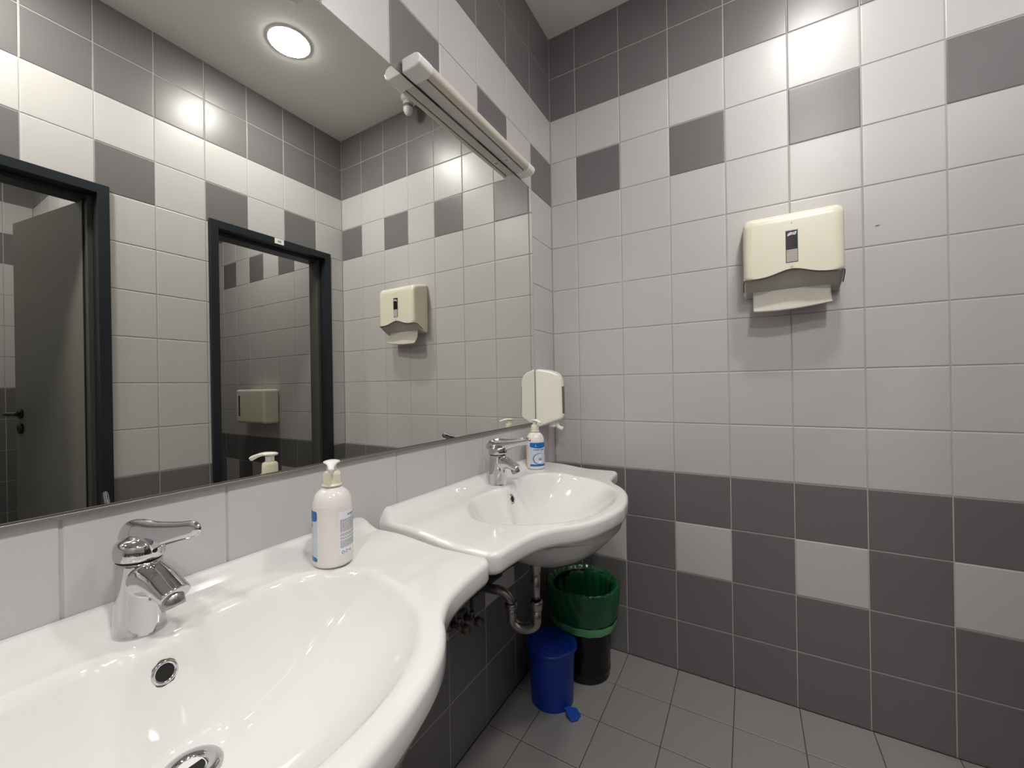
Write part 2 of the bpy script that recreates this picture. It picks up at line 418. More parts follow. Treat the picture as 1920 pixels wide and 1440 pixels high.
# ------------------------------------------------------------------ motion sensor
e = empty('motion_sensor', (.835, -.075, H), 'small white swivel motion sensor on the ceiling by the far wall', 'sensor')
mb = MB(); lathe(mb, [(.001, 0), (.040, 0), (.041, -.012), (.034, -.026), (.018, -.034), (.001, -.034)], 32); mb.build('base', M['white'], parent=e)
mb = MB(); lathe(mb, [(.001, -.030), (.024, -.034), (.027, -.042), (.026, -.052)], 32); mb.build('head', M['white'], parent=e)
mb = MB(); lathe(mb, [(.026, -.052), (.027, -.070)], 32); mb.build('lens', M['lens'], parent=e)
mb = MB(); lathe(mb, [(.027, -.070), (.026, -.084), (.018, -.100), (.008, -.107), (.001, -.108)], 32); mb.build('cap', M['white'], parent=e)

# ------------------------------------------------------------------ wash basins
ZD = .823
FRONT = [(0, .486), (.06, .480), (.115, .468), (.155, .455), (.19, .438), (.222, .415), (.245, .394), (.290, .369), (.34, .357), (.39, .352), (.43, .349), (.4515, .340)]
FR = cr(FRONT, 6)
def vmax(u):
    u = abs(u)
    for a, b_ in zip(FR, FR[1:]):
        if a[0] <= u <= b_[0]: v = a[1]+(b_[1]-a[1])*(u-a[0])/(b_[0]-a[0]+1e-9); break
    else: v = FR[-1][1]
    r = .022; d = .4515-u
    if d < r: v -= r-math.sqrt(max(0, r*r-(r-d)**2))
    return v
def edge_back(u):
    """back edge of the bowl; steps forward under the tap"""
    a = abs(u)
    return .093+.085*max(0, (a-.150)/.142)**2.2+.020*math.exp(-(a/.052)**4)
def bowl_depth(u, v):
    """steep back wall meeting a shallow rounded dish along a crease"""
    wall = (v-edge_back(u))*1.55
    a = abs(u)/.298
    q = (v-.125)/.323 if v > .125 else (.125-v)/.6
    rr = (a**2.35+q**2.35)**(1/2.35)
    dish = .131*(1-rr**3.0) if rr < 2 else -1
    k = .007
    d = -k*math.log(math.exp(-max(-.3, wall)/k)+math.exp(-max(-.3, dish)/k))
    m = 1-sstep(.034, .080, math.hypot(u, v-.196))
    return d*(1-m)+.124*m
BC = .196
def softplus(x, k): 
    if x/k > 30: return x
    return k*math.log1p(math.exp(x/k))
def top(u, v, bowl=True):
    z = ZD+.013*(1-sstep(.09, .24, v))
    z += .027*(1-sstep(.010, .046, v))*sstep(0, .03, .4515-abs(u)+.004)
    d = min(.4515-abs(u), vmax(u)-v)
    r = .012
    if bowl:
        z -= softplus(bowl_depth(u, v), .0014)
    if d < r: 
        d = max(d, 0); z -= r-math.sqrt(max(0, r*r-(r-d)**2))
    return z
def grid_us():
    L = []; n = 120; hw = .4515
    edge = [0, .0004, .0015, .0032, .0055, .0085, .012]
    left = [-hw+x for x in edge]
    mid = [-hw+.012+(2*hw-.024)*i/n for i in range(1, n)]
    return left+mid+[-x for x in reversed(left)]
US = grid_us()
def ts(vm):
    edge = [0, .0004, .0015, .0032, .0055, .0085, .012]
    n = 74
    return [0]+[(vm-.012)*i/n for i in range(1, n)]+[vm-x for x in reversed(edge)]
def flare(u, v): return u*(.966+.034*min(1, v/.33))
def make_basin():
    mb = MB()
    cols = [[(u, v) for v in ts(vmax(u))] for u in US]
    nv = len(cols[0]); nu = len(US)
    V = [(v, flare(u, v), top(u, v)) for c in cols for u, v in c]
    F = [(i*nv+j, i*nv+j+1, (i+1)*nv+j+1, (i+1)*nv+j) for i in range(nu-1) for j in range(nv-1)]
    mb.add(V, F, 0)
    # underside
    def under(u, v):
        z = ZD-.049-.006*(1-sstep(0, .3, v))
        cu, cv = u/.275, (v-.265)/(.222 if v > .265 else .215)
        rr = math.hypot(cu, cv)
        dep = .140*(1-rr**2.2) if rr < 1.4 else -1
        return z-softplus(dep, .006)+.006*math.log(2)*0
    # skirt: outline walked left side -> front -> right side
    out = [cols[0][j] for j in range(nv)]+[cols[i][-1] for i in range(1, nu-1)]+[cols[-1][j] for j in range(nv-1, -1, -1)]
    def inward(k, d):
        u, v = out[k]; a = out[max(0, k-1)]; b_ = out[min(len(out)-1, k+1)]
        tx, ty = b_[0]-a[0], b_[1]-a[1]; L = math.hypot(tx, ty)+1e-9
        return u+ty/L*d, max(0, v-tx/L*d)
    hts = [(0, None), (0, .020), (0, .034), (.003, .042), (.010, .047), (.0195, -1), (.034, -1)]
    loops = []
    for d, h in hts:
        lp = []
        for k, (u, v) in enumerate(out):
            uu, vv = inward(k, d) if d else (u, v)
            zt = top(u, v)
            lp.append((vv, flare(uu, vv), zt if h is None else under(uu, vv) if h < 0 else ZD-h-.006*(1-sstep(0, .3, v))))
        loops.append(lp)
    n = len(out); V = [p for l in loops for p in l]
    F = [(a*n+k, a*n+k+1, (a+1)*n+k+1, (a+1)*n+k) for a in range(len(loops)-1) for k in range(n-1)]
    mb.add(V, F, 0)
    V = []
    nu2, nv2 = 90, 56
    us2 = [-.4325+.865*i/nu2 for i in range(nu2+1)]
    for u in us2:
        vm = vmax(u)-.0195
        V += [(vm*j/nv2, flare(u, vm*j/nv2), under(u, vm*j/nv2)) for j in range(nv2+1)]
    F = [(i*(nv2+1)+j, (i+1)*(nv2+1)+j, (i+1)*(nv2+1)+j+1, i*(nv2+1)+j+1) for i in range(nu2) for j in range(nv2)]
    mb.add(V, F, 0)
    ob = mb.build('bowl', M['ceramic'], fix=False)
    bm = bmesh.new(); bm.from_mesh(ob.data); bmesh.ops.remove_doubles(bm, verts=bm.verts, dist=.00015)
    bmesh.ops.recalc_face_normals(bm, faces=bm.faces); bm.to_mesh(ob.data); bm.free()
    return ob
OVV = .0945
def basin(yc, label, first=None):
    e = empty('wash_basin', (0.0005, yc, 0), label, 'wash basin', 'pair of wash basins under the mirror')
    if first: ob = first.copy(); C.objects.link(ob)
    else: ob = make_basin()
    ob.parent = e
    # overflow ring on the back wall of the bowl
    zt = .797
    # find v where the wall is at that height
    v = .08
    while top(0, v) > zt: v += .0004
    nrm = Vector((top(0, v-.004)-top(0, v+.004), 0, .008)).normalized()
    q = nrm.to_track_quat('Z', 'X')
    def put(mb, nm, m, off=0.0):
        o = mb.build(nm, m, parent=e); o.location = Vector((v, 0, zt))+nrm*off; o.rotation_mode = 'QUATERNION'; o.rotation_quaternion = q; return o
    mb = MB(); lathe(mb, [(.0098, -.006), (.0098, .0010), (.011, .0022), (.0132, .0022), (.0145, .0008), (.0148, -.004)], 40); put(mb, 'overflow_ring', M['chrome'])
    mb = MB(); lathe(mb, [(.00005, .0004), (.0098, .0004)], 32); put(mb, 'overflow_hole', M['black'])
    mb = MB(); lathe(mb, [(.0145, -.003), (.0145, .0005), (.0157, .0003), (.0159, -.003)], 40, fn=lambda r, z, a: (r*(1+.03*math.sin(5*a+1)+.02*math.sin(9*a)), z)); put(mb, 'overflow_stain', M['grime'])
    # waste
    zd = top(0, BC)
    mb = MB(); lathe(mb, [(.0135, -.014), (.016, -.001), (.019, .0035), (.026, .0045), (.031, .003), (.0335, .0), (.0335, -.012)], 48); mb.build('drain_ring', M['chrome'], parent=e, loc=(BC, 0, zd+.0012))
    mb = MB(); lathe(mb, [(.00005, -.0006), (.0150, -.0006)], 40); mb.build('drain_hole', M['black'], parent=e, loc=(BC, 0, zd+.0012))
    return e, ob
b2, bowl_ob = basin(-.632, 'far white ceramic wash basin with curved front, nearest the far wall')
b1, _ = basin(-1.541, 'near white ceramic wash basin with curved front, in the foreground', bowl_ob)

# ------------------------------------------------------------------ taps
def fuse(o):
    r = o.modifiers.new('fuse', 'REMESH'); r.mode = 'VOXEL'; r.voxel_size = .0011; r.use_smooth_shade = True
    sm = o.modifiers.new('relax', 'SMOOTH'); sm.factor = .5; sm.iterations = 14
    return o
def tap(x, y, z, rz, label):
    e = empty('basin_tap', (x, y, z), label, 'tap', 'chrome mixer taps', rz=rz)
    # body: oval tapering column leaning a little back
    mb = MB(); pr = []
    prof = cr([(0, .0285), (.006, .0275), (.02, .0268), (.045, .0258), (.07, .0250), (.09, .0243), (.0985, .0240)], 5)
    seg = 36; V = []
    for h, r in prof:
        for k in range(seg):
            a = 2*math.pi*k/seg; s = 1.10+.9*h
            V.append((r*math.cos(a)*s+.01*h, r*math.sin(a), h))
    n = len(prof)
    F = [(i*seg+k, i*seg+(k+1) % seg, (i+1)*seg+(k+1) % seg, (i+1)*seg+k) for i in range(n-1) for k in range(seg)]
    F += [tuple(range(seg)), tuple(range((n-1)*seg, n*seg))]
    mb.add(V, F, 0)
    # spout grown out of the same casting
    P = cr([(-.004, 0, .066), (.018, 0, .074), (.038, 0, .0725), (.054, 0, .0660), (.066, 0, .0600), (.0715, 0, .0570)], 6)
    rr = cr([(.021,), (.0225,), (.0200,), (.0183,), (.0172,), (.0168,)], 6)
    el = cr([(1.25, 1.0), (1.12, 1.02), (.95, 1.05), (.82, 1.12), (.78, 1.16), (.78, 1.16)], 6)
    tube(mb, P, [r[0] for r in rr], 28, ell=el)
    fuse(mb.build('body', M['chrome'], parent=e))
    # aerator, tipped downwards at the spout end
    mb = MB(); lathe(mb, [(.0001, -.004), (.0125, -.004), (.0135, 0), (.0142, .010), (.011, .014), (.001, .014)], 28)
    a = mb.build('aerator', M['worn_chrome'], parent=e, loc=(.0660, 0, .0450)); a.rotation_euler = (0, R(-25), 0)
    # dark ring at the seam
    mb = MB(); lathe(mb, [(.0236, .0985), (.0238, .1005)], 36, sx=1.16); mb.build('seam_ring', M['black'], parent=e, loc=(.0010, 0, 0))
    # dome
    def q_(z): return z
    mb = MB(); V = []
    prof = cr([(.1005, .0250), (.103, .0262), (.108, .0268), (.115, .0266), (.1215, .0250), (.1260, .0205), (.1290, .0120), (.1300, .0006)], 5)
    for h, r in prof:
        for k in range(seg):
            a = 2*math.pi*k/seg; V.append((r*math.cos(a)*1.16+.0015, r*math.sin(a), q_(h)))
    n = len(prof); F = [(i*seg+k, i*seg+(k+1) % seg, (i+1)*seg+(k+1) % seg, (i+1)*seg+k) for i in range(n-1) for k in range(seg)]
    F += [tuple(range(seg)), tuple(range((n-1)*seg, n*seg))]
    mb.add(V, F, 0)
    # lever sweeping out of the dome
    P = cr([(-.0255, 0, .113), (-.0232, 0, .1185), (-.012, 0, .1245), (.012, 0, .1300), (.044, 0, .1360), (.080, 0, .1430), (.108, 0, .1490), (.1185, 0, .1500)], 7)
    rr = cr([(.014,), (.0205,), (.0245,), (.0235,), (.0170,), (.0128,), (.0105,), (.0035,)], 7)
    el = cr([(.30, 1.0), (.32, 1.0), (.34, 1.0), (.34, 1.0), (.36, 1.0), (.42, 1.0), (.45, 1.0), (.6, 1)], 7)
    tube(mb, P, [r[0] for r in rr], 28, ell=el)
    fuse(mb.build('lever', M['chrome'], parent=e))
    mb = MB(); lathe(mb, [(.0005, .0012), (.0022, .001), (.0034, 0)], 16); o = mb.build('hot_cold_mark', M['handle'], parent=e, loc=(.0325, 0, .1130)); o.rotation_euler = (0, R(82), 0)
    return e
tap(.062, -1.545, ZD+.0125, R(13), 'chrome single-lever mixer tap on the near basin, in the foreground')
tap(.068, -.622, ZD+.0125, R(7), 'chrome single-lever mixer tap on the far basin')

# ------------------------------------------------------------------ soap bottles
def text_mesh(s, size, bold=0.0, align='CENTER'):
    cu = bpy.data.curves.new('t', 'FONT'); cu.body = s; cu.size = size; cu.align_x = align; cu.offset = bold; cu.resolution_u = 2
    o = bpy.data.objects.new('t', cu); C.objects.link(o)
    bpy.context.view_layer.update()
    me = bpy.data.meshes.new_from_object(o.evaluated_get(bpy.context.evaluated_depsgraph_get()))
    V = [tuple(v.co) for v in me.vertices]; F = [tuple(p.vertices) for p in me.polygons]
    bpy.data.objects.remove(o); bpy.data.curves.remove(cu); bpy.data.meshes.remove(me)
    return V, F
RB = .0368
def wrapflat(mb, V, F, ang, z0, r, m, x0=0):
    """lay flat (x,y) geometry on the bottle wall; ang = facing direction, reader's right = +angle"""
    out = [(r*math.cos(ang+(x+x0)/RB), r*math.sin(ang+(x+x0)/RB), z0+y) for x, y, *_ in V]
    mb.add(out, F, m, False)
def patch(mb, ang, a0, a1, z0, z1, r, m, corner=.004, n=24, wave=None):
    """curved rectangle; wave(t)->lower edge offset"""
    V = []; F = []
    for i in range(n+1):
        t = i/n; a = ang+a0+(a1-a0)*t
        s = min(t, 1-t)*(a1-a0)*r; c = 0
        if corner and s < corner: c = corner-math.sqrt(max(0, corner**2-(corner-s)**2))
        lo = z0+c+(wave(t) if wave else 0)
        V += [(r*math.cos(a), r*math.sin(a), lo), (r*math.cos(a), r*math.sin(a), z1-c)]
    for i in range(n): F.append((2*i, 2*i+2, 2*i+3, 2*i+1))
    mb.add(V, F, m, False)
def bottle(x, y, z, facing, nozzle, label):
    e = empty('soap_bottle', (x, y, z), label, 'soap bottle', 'pump bottles of liquid soap')
    mb = MB()
    e.scale = (.965, .965, .955)
    prof = cr([(.0005, .0), (.028, .0), (.0345, .0015), (.0365, .006), (RB, .014), (RB, .06), (RB, .108), (.0362, .118), (.033, .131), (.0265, .141), (.019, .1465), (.0155, .149), (.0150, .152)], 5)
    lathe(mb, prof, 56); mb.build('bottle_body', M['bottle'], parent=e)
    mb = MB(); lathe(mb, [(.012, .1505), (.0182, .1505), (.0185, .1535), (.0162, .1545), (.0160, .156), (.0163, .159), (.0160, .163), (.0160, .172), (.0152, .1765), (.0125, .179), (.0080, .180), (.0078, .181)], 40)
    mb.build('cap', M['pump'], parent=e)
    mb = MB(); lathe(mb, [(.0092, .1795), (.0090, .190), (.0092, .1925), (.0001, .1925)], 28); mb.build('stem', M['pumphead'], parent=e)
    # pump head: dished oval top drawn out into a drooping nozzle
    mb = MB()
    cn, sn = math.cos(nozzle), math.sin(nozzle)
    P = [(-.0165, 0, .1965), (-.013, 0, .1967), (-.004, 0, .197), (.006, 0, .1975), (.016, 0, .1965), (.026, 0, .1935), (.036, 0, .1890), (.040, 0, .1865)]
    rr = [(.004,), (.0105,), (.0155,), (.0150,), (.0105,), (.0070,), (.0056,), (.0050,)]
    el = [(.35, 1), (.30, 1), (.26, 1), (.27, 1), (.40, 1), (.6, 1), (.9, 1), (.9, 1)]
    P = cr(P, 4); rr = cr(rr, 4); el = cr(el, 4)
    P = [(p[0]*cn, p[0]*sn, p[2]) for p in P]
    tube(mb, P, [r[0] for r in rr], 20, ell=el); mb.build('pump_head', M['pumphead'], parent=e)
    # front label
    r1, r2_, r3 = RB+.0002, RB+.0004, RB+.0006
    mb = MB(); h = R(61)
    patch(mb, facing, -h, h, .013, .1085, r1, 0)
    patch(mb, facing, -h*.97, h*.97, .0155, .094, r2_, 1, .003)
    # blue header with curved lower edge, blue footer
    patch(mb, facing, -h, h, .089, .1085, r2_+.0001, 2, .003, 28, lambda t: -.0045*math.sin(math.pi*t)**1.5+.001)
    patch(mb, facing, -h, h, .013, .0215, r2_+.0001, 2, .003)
    V, F = text_mesh('L', .011); wrapflat(mb, V, F, facing, .0935, r3, 0, -.0135)
    V, F = text_mesh('ocean fresh', .0105, .0002); wrapflat(mb, V, F, facing, .0775, r3, 3, 0)
    V, F = text_mesh('liquid soap', .0050); wrapflat(mb, V, F, facing, .0695, r3, 4, 0)
    # oval swoosh
    V = []; F = []; n = 40
    for i in range(n+1):
        t = R(60)+R(250)*i/n; wd = .0016*math.sin(math.pi*i/n)+.0002
        V += [((.0265+wd)*math.cos(t)+.002, (.0215+wd)*math.sin(t), 0), ((.0265-wd)*math.cos(t)+.002, (.0215-wd)*math.sin(t), 0)]
    for i in range(n): F.append((2*i, 2*i+2, 2*i+3, 2*i+1))
    wrapflat(mb, V, F, facing, .0435, r3, 3)
    # water lily
    for k in range(11):
        a = R(0+18*k); L = .0155 if k % 2 else .0125
        V = [(0, 0, 0), (L*.55*math.cos(a-.16), L*.55*math.sin(a-.16), 0), (L*math.cos(a), L*math.sin(a), 0), (L*.55*math.cos(a+.16), L*.55*math.sin(a+.16), 0)]
        wrapflat(mb, V, [(0, 1, 2, 3)], facing, .036, r3, 5 if k % 2 else 6, .004)
    V = [(.0065*math.cos(R(30*k)), .0065*math.sin(R(30*k)), 0) for k in range(12)]
    wrapflat(mb, V, [tuple(range(12))], facing, .029, r3+.0001, 0, .005)
    mb.build('front_label', [M['label_white'], M['label_pale'], M['label_blue'], M['label_navy'], M['print_grey'], M['orange'], M['brown']], parent=e, fix=False)
    # back label
    bk = facing+math.pi; mb = MB(); h = R(56)
    patch(mb, bk, -h, h, .022, .105, r1, 0)
    V, F = text_mesh('ocean fresh', .0075, .0002); wrapflat(mb, V, F, bk, .0955, r2_, 1, 0)
    V, F = text_mesh('liquid soap', .0040); wrapflat(mb, V, F, bk, .0915, r2_, 2, 0)
    rnd = random.Random(3); zz = .0885
    for ln in range(27):
        xx = -.0330; gap = ln in (12, 16, 19)
        if not gap:
            end = .033 if ln % 6 != 5 else .012
            while xx < end:
                wd = rnd.uniform(.0015, .006)
                V = [(xx, 0, 0), (min(xx+wd, .033), 0, 0), (min(xx+wd, .033), .0010, 0), (xx, .0010, 0)]
                wrapflat(mb, V, [(0, 1, 2, 3)], bk, zz, r2_, 3 if ln == 0 else 2)
                xx += wd+.0009
        zz -= .0020
    # recycling marks
    for q, xo in enumerate((-.028, -.0195, -.0115)):
        V = []; F = []; n = 18; k0 = 3 if q == 0 else n
        for i in range(n+1):
            a = 2*math.pi*i/n*(.86 if q == 1 else 1)
            rr_ = .0030*(1+.12*math.cos(3*a)) if q == 0 else .0030*(1 if q == 1 else .7)
            V += [(rr_*math.cos(a), rr_*math.sin(a), 0), ((rr_-.0009)*math.cos(a), (rr_-.0009)*math.sin(a), 0)]
        for i in range(n): F.append((2*i, 2*i+2, 2*i+3, 2*i+1))
        wrapflat(mb, V, F, bk, .0275, r2_, 3, xo)
    mb.build('back_label', [M['label_white'], M['label_blue'], M['print_grey'], M['label_navy']], parent=e, fix=False)
    return e
bottle(.108, -1.275, ZD+.0133, R(-144), R(-38), 'white pump soap bottle on the near basin, its back label showing')
bottle(.062, -.331, ZD+.0133, R(-38), R(-30), 'white pump soap bottle with blue label beside the far tap')

# ------------------------------------------------------------------ paper towel dispenser
DX0, DX1 = .777, 1.060
e = empty('towel_dispenser', ((DX0+DX1)/2, 0, 1.596), 'cream plastic paper towel dispenser on the far tiled wall', 'towel dispenser')
hw = (DX1-DX0)/2
def zbot(x, t):
    """bottom edge height; t 0 at wall .. 1 at front; wavy at the front"""
    wv = .022*math.exp(-(x/.055)**2)*sstep(.5, 1, t)
    return (-.128+.047*sstep(.15, 1.0, t))+wv
def ring(ins, t, zt, rc, n=10):
    pts = []
    L, Rr = -hw+ins, hw-ins
    for k in range(n+1):
        a = math.pi-math.pi/2*k/n; pts.append((L+rc+rc*math.cos(a), zt-rc+rc*math.sin(a)))
    for k in range(1, 8): pts.append((L+rc+(Rr-L-2*rc)*k/8, zt))
    for k in range(n+1):
        a = math.pi/2-math.pi/2*k/n; pts.append((Rr-rc+rc*math.cos(a), zt-rc+rc*math.sin(a)))
    for k in range(1, 7): pts.append((Rr, (zt-rc)+(zbot(Rr, t)+.012-(zt-rc))*k/6))
    pts.append((Rr-.004, zbot(Rr, t)+.003)); 
    for k in range(0, 25):
        x = Rr-.012-(Rr-L-.024)*k/24; pts.append((x, zbot(x, t)))
    pts.append((L+.004, zbot(L, t)+.003))
    for k in range(1, 7): pts.append((L, zbot(L, t)+.012+((zt-rc)-zbot(L, t)-.012)*(k-1)/6))
    return pts
rings = [(0.004, 0, .150, .018, 0), (.001, .1, .149, .02, -.006), (0.001, .4, .143, .022, -.045), (0.001, .75, .134, .024, -.086), (.0035, .88, .128, .024, -.1), (.009, .96, .122, .022, -.1075), (.018, 1, .113, .018, -.1115), (.030, 1, .100, .012, -.113)]
V = []; n = None
for ins, t, zt, rc, y in rings:
    p = ring(ins, t, zt, rc)
    n = len(p); V += [(x, y, z) for x, z in p]
F = [(i*n+k, i*n+(k+1) % n, (i+1)*n+(k+1) % n, (i+1)*n+k) for i in range(len(rings)-1) for k in range(n)]
F += [tuple(range(n)), tuple(range((len(rings)-1)*n, len(rings)*n))]
mb = MB(); mb.add(V, F, 0); cov = mb.build('cover', M['cream'], parent=e)
wn = cov.modifiers.new('w', 'WEIGHTED_NORMAL'); wn.weight = 80
# dark seam where the cover ends, and the recessed grey tray
pts = []
for k in range(0, 31):
    x = -hw+.012+(2*hw-.024)*k/30; pts.append((x, -.1112, zbot(x, 1)-.0012))
pts = [(-hw+.0005, -.05, zbot(-hw, .5)), (-hw+.0015, -.088, zbot(-hw, .8)+.001), (-hw+.004, -.104, zbot(-hw, 1)-.001)]+pts+[(hw-.004, -.104, zbot(hw, 1)-.001), (hw-.0015, -.088, zbot(hw, .8)+.001), (hw-.0005, -.05, zbot(hw, .5))]
mb = MB(); tube(mb, pts, .0016, 8); mb.build('cover_seam', M['seam'], parent=e)
V = []; nn = 30
for j, (t, y) in enumerate(((1, -.1065), (.9, -.098), (.7, -.08), (.5, -.055), (.3, -.03), (0.1, -.012))):
    for k in range(nn+1):
        x = -hw+.008+(2*hw-.016)*k/nn; V.append((x, y, zbot(x, t)-.002-.0045*math.sin(math.pi*j/5)))
mb = MB(); mb.add(V, [(j*(nn+1)+k, j*(nn+1)+k+1, (j+1)*(nn+1)+k+1, (j+1)*(nn+1)+k) for j in range(5) for k in range(nn)], 0)
tr = mb.build('tray', M['grey_plastic'], parent=e); sd = tr.modifiers.new('s', 'SOLIDIFY'); sd.thickness = .002; sd.offset = 0
# view window with the stack of towels
mb = MB(); box(mb, -.0175, .0165, -.1145, -.110, -.0385, .069, 0); mb.build('window_panel', M['window_grey'], parent=e, bevel=.001)
mb = MB(); box(mb, -.0160, .0150, -.1152, -.112, .004, .067, 0); mb.build('window_pane', M['window_dark'], parent=e, bevel=.0008)
mb = MB(); zz = -.0365; rnd = random.Random(5)
while zz < .002:
    hgt = rnd.uniform(.003, .0065); y = -.1150-rnd.uniform(0, .0004)
    box(mb, -.0155, .0145, y, -.112, zz, min(zz+hgt*.82, .0035)); zz += hgt
mb.build('towel_stack', M['paper'], parent=e)
# white badge with lettering
V = [(-.0125, .0505), (-.0105, .0575), (-.004, .0610), (.004, .0600), (.0128, .0625), (.0118, .0545), (.0095, .0510), (0, .0525), (-.006, .0510), (-.0120, .0485)]
mb = MB(); mb.add([(x, -.11545, z) for x, z in V], [tuple(range(len(V)))], 0, False)
V, F = text_mesh('TORK', .0088, .0002); mb.add([(x, -.11565, .0533+y) for x, y, *_ in V], F, 1, False)
mb.build('badge', [M['white'], M['print_grey']], parent=e, fix=False)
mb = MB()
for k in range(14):
    a = R(40+20*k); rr_ = .0050
    v = [((rr_*.86)*math.cos(a), (rr_*.86)*math.sin(a)), (rr_*math.cos(a), rr_*math.sin(a)), (rr_*math.cos(a+.36), rr_*math.sin(a+.36)), (rr_*.86*math.cos(a+.36), rr_*.86*math.sin(a+.36))]
    mb.add([(x, -.1135, z-.054) for x, z in v], [(0, 1, 2, 3)], 0, False)
mb.add([(x, -.1135, z-.054) for x, z in ((-.003, -.002), (.003, -.001), (.003, .001), (-.002, .003))], [(0, 1, 2, 3)], 0, False)
mb.build('recycling_mark', M['grey_plastic'], parent=e, fix=False)
mb = MB(); lathe(mb, [(.0004, .0008), (.0022, .0005)], 14); o = mb.build('lock_hole', M['grey_plastic'], parent=e, loc=(0, -.1131, .092)); o.rotation_euler = (R(90), 0, 0)
# towel sheet hanging out
V = []; nx, nz = 30, 14
for j in range(nz+1):
    s = j/nz
    for i in range(nx+1):
        q = i/nx; x = -.112+.220*q
        zz = -.112-.074*s-.008*s*math.sin(3.2*q+.4)+.006*s*q
        yy = -.058-.030*s+.010*math.sin(math.pi*s)+.004*math.sin(6*q+3*s)*s
        V.append((x, yy, zz))
for i in range(nx+1):
    q = i/nx; x = -.112+.220*q
    V.append((x, -.070+.003*math.sin(5*q), -.190+.010*q-.006*math.sin(3.2*q+.4)))
    
row = nx+1
F = [(j*row+i, j*row+i+1, (j+1)*row+i+1, (j+1)*row+i) for j in range(nz+1) for i in range(nx)]
mb = MB(); mb.add(V, F, 0); o = mb.build('paper_towel', M['paper'], parent=e); sd = o.modifiers.new('s', 'SOLIDIFY'); sd.thickness = .0012

# ------------------------------------------------------------------ soap dispenser beside the mirror
def soap_dispenser(name, loc, rz, label, sc=(1, 1, 1), cat='soap dispenser', mat_=None, knob=True, tp=.42, wd=.140):
    e = empty(name, loc, label, cat, rz=rz)
    # local: x away from the wall, y width (0..-w), z up
    prof = [(.001, 0), (.001, .247), (.030, .247), (.080, .237), (.112, .224), (.128, .200), (.130, .12), (.132, .040), (.118, .030), (.060, .012), (.020, .000)]
    v = [(x*sc[0], (y+tp*x if y == 0 else y-tp*x)*sc[1], z*sc[2]) for y in (0, wd) for x, z in prof]; n = len(prof)
    mb = MB(); mb.add(v, [(i, (i+1) % n, n+(i+1) % n, n+i) for i in range(n)]+[tuple(range(n)), tuple(range(n, 2*n))], 0)
    mb.build('body', mat_ or M['offwhite'], parent=e, bevel=.010, seg=4)
    mb = MB(); box(mb, .118*sc[0], .1325*sc[0], .060*sc[1], .082*sc[1], .055*sc[2], .172*sc[2]); mb.build('level_window', M['window_grey'], parent=e, bevel=.001)
    if knob:
        mb = MB(); tube(mb, cr([(.070, .075, .020), (.073, .075, .004), (.081, .075, -.006), (.098, .075, -.010)], 5), .0085, 14); mb.build('push_knob', M['white'], parent=e)
        mb = MB(); box(mb, .040, .068, .058, .092, -.004, .022); mb.build('valve_block', M['offwhite'], parent=e, bevel=.004)
    return e
soap_dispenser('soap_dispenser', (0, -.2080, .983), 0, 'off-white wall soap dispenser between the mirror edge and the corner', sc=(.79, 1.0, 1.0))
# window strip on the visible side edge
# dispenser inside the cubicle, fixed to its far wall
e = empty('roll_dispenser', (2.384, -.0405, .915), 'ivory box dispenser inside the cubicle, seen through the doorway in the mirror', 'dispenser')
mb = MB(); box(mb, -.192, .190, -.115, 0, 0, .250); mb.build('body', M['cream'], parent=e, bevel=.018, seg=4)
mb = MB(); box(mb, .128, .150, -.1165, -.110, .05, .205); mb.build('slot_window', M['window_dark'], parent=e, bevel=.002)

# ------------------------------------------------------------------ waste trap under the far basin
def trap(yc, label):
    e = empty('drain_trap', (.205, yc+.004, .012), label, 'drain trap', 'drain traps under the basins')
    mb = MB(); lathe(mb, [(.018, .636), (.027, .634), (.027, .626), (.0235, .622), (.0235, .600), (.0205, .592), (.0205, .572), (.016, .568), (.016, .562)], 28); mb.build('waste_body', M['worn_chrome'], parent=e)
    mb = MB(); tube(mb, [(0, 0, .575), (0, 0, .455)], .0145, 20); mb.build('tail_pipe', M['worn_chrome'], parent=e)
    mb = MB(); tube(mb, [(-.008, .018, .61), (-.022, .052, .608), (-.04, .085, .606)], .007, 12)
    tube(mb, [(-.01, -.012, .625), (-.03, -.15, .618), (-.04, -.19, .61)], .0022, 8); mb.build('pop_up_lever', M['rubber'], parent=e)
    mb = MB(); lathe(mb, [(.0165, .478), (.0215, .476), (.0215, .466), (.0205, .462), (.0205, .450), (.0165, .447)], 28); mb.build('nut', M['worn_chrome'], parent=e)
    # U bend
    pts = [(0, 0, .45), (0, 0, .42)]
    for k in range(0, 13):
        a = math.pi*k/12; pts.append((-.038+.038*math.cos(a), -.012+.012*math.cos(a), .412-.028*math.sin(a)))
    pts += [(-.076, -.024, .43), (-.076, -.024, .447)]
    mb = MB(); tube(mb, pts, .0165, 22); mb.build('u_bend', M['worn_chrome'], parent=e)
    mb = MB(); lathe(mb, [(.0155, .462), (.0200, .461), (.0205, .447), (.0165, .443)], 24, c=(-.076, -.024, 0)); mb.build('nut', M['worn_chrome'], parent=e)
    pts = [(-.076, -.024, .455)]
    for k in range(0, 9):
        a = math.pi/2*k/8; pts.append((-.076-.045*(1-math.cos(a)), -.024-.014*(1-math.cos(a)), .452+.045*math.sin(a)))
    pts += [(-.160, -.036, .493), (-.2035, -.040, .488)]
    mb = MB(); tube(mb, pts, .0145, 22); mb.build('waste_pipe', M['worn_chrome'], parent=e)
    mb = MB(); lathe(mb, [(.015, .0), (.033, .001), (.031, .006), (.016, .010)], 32); o = mb.build('wall_rosette', M['valve'], parent=e, loc=(-.2043, -.040, .488)); o.rotation_euler = (0, R(90), 0)
    return e
trap(-.632, 'dull chrome U-bend drain trap under the far basin')
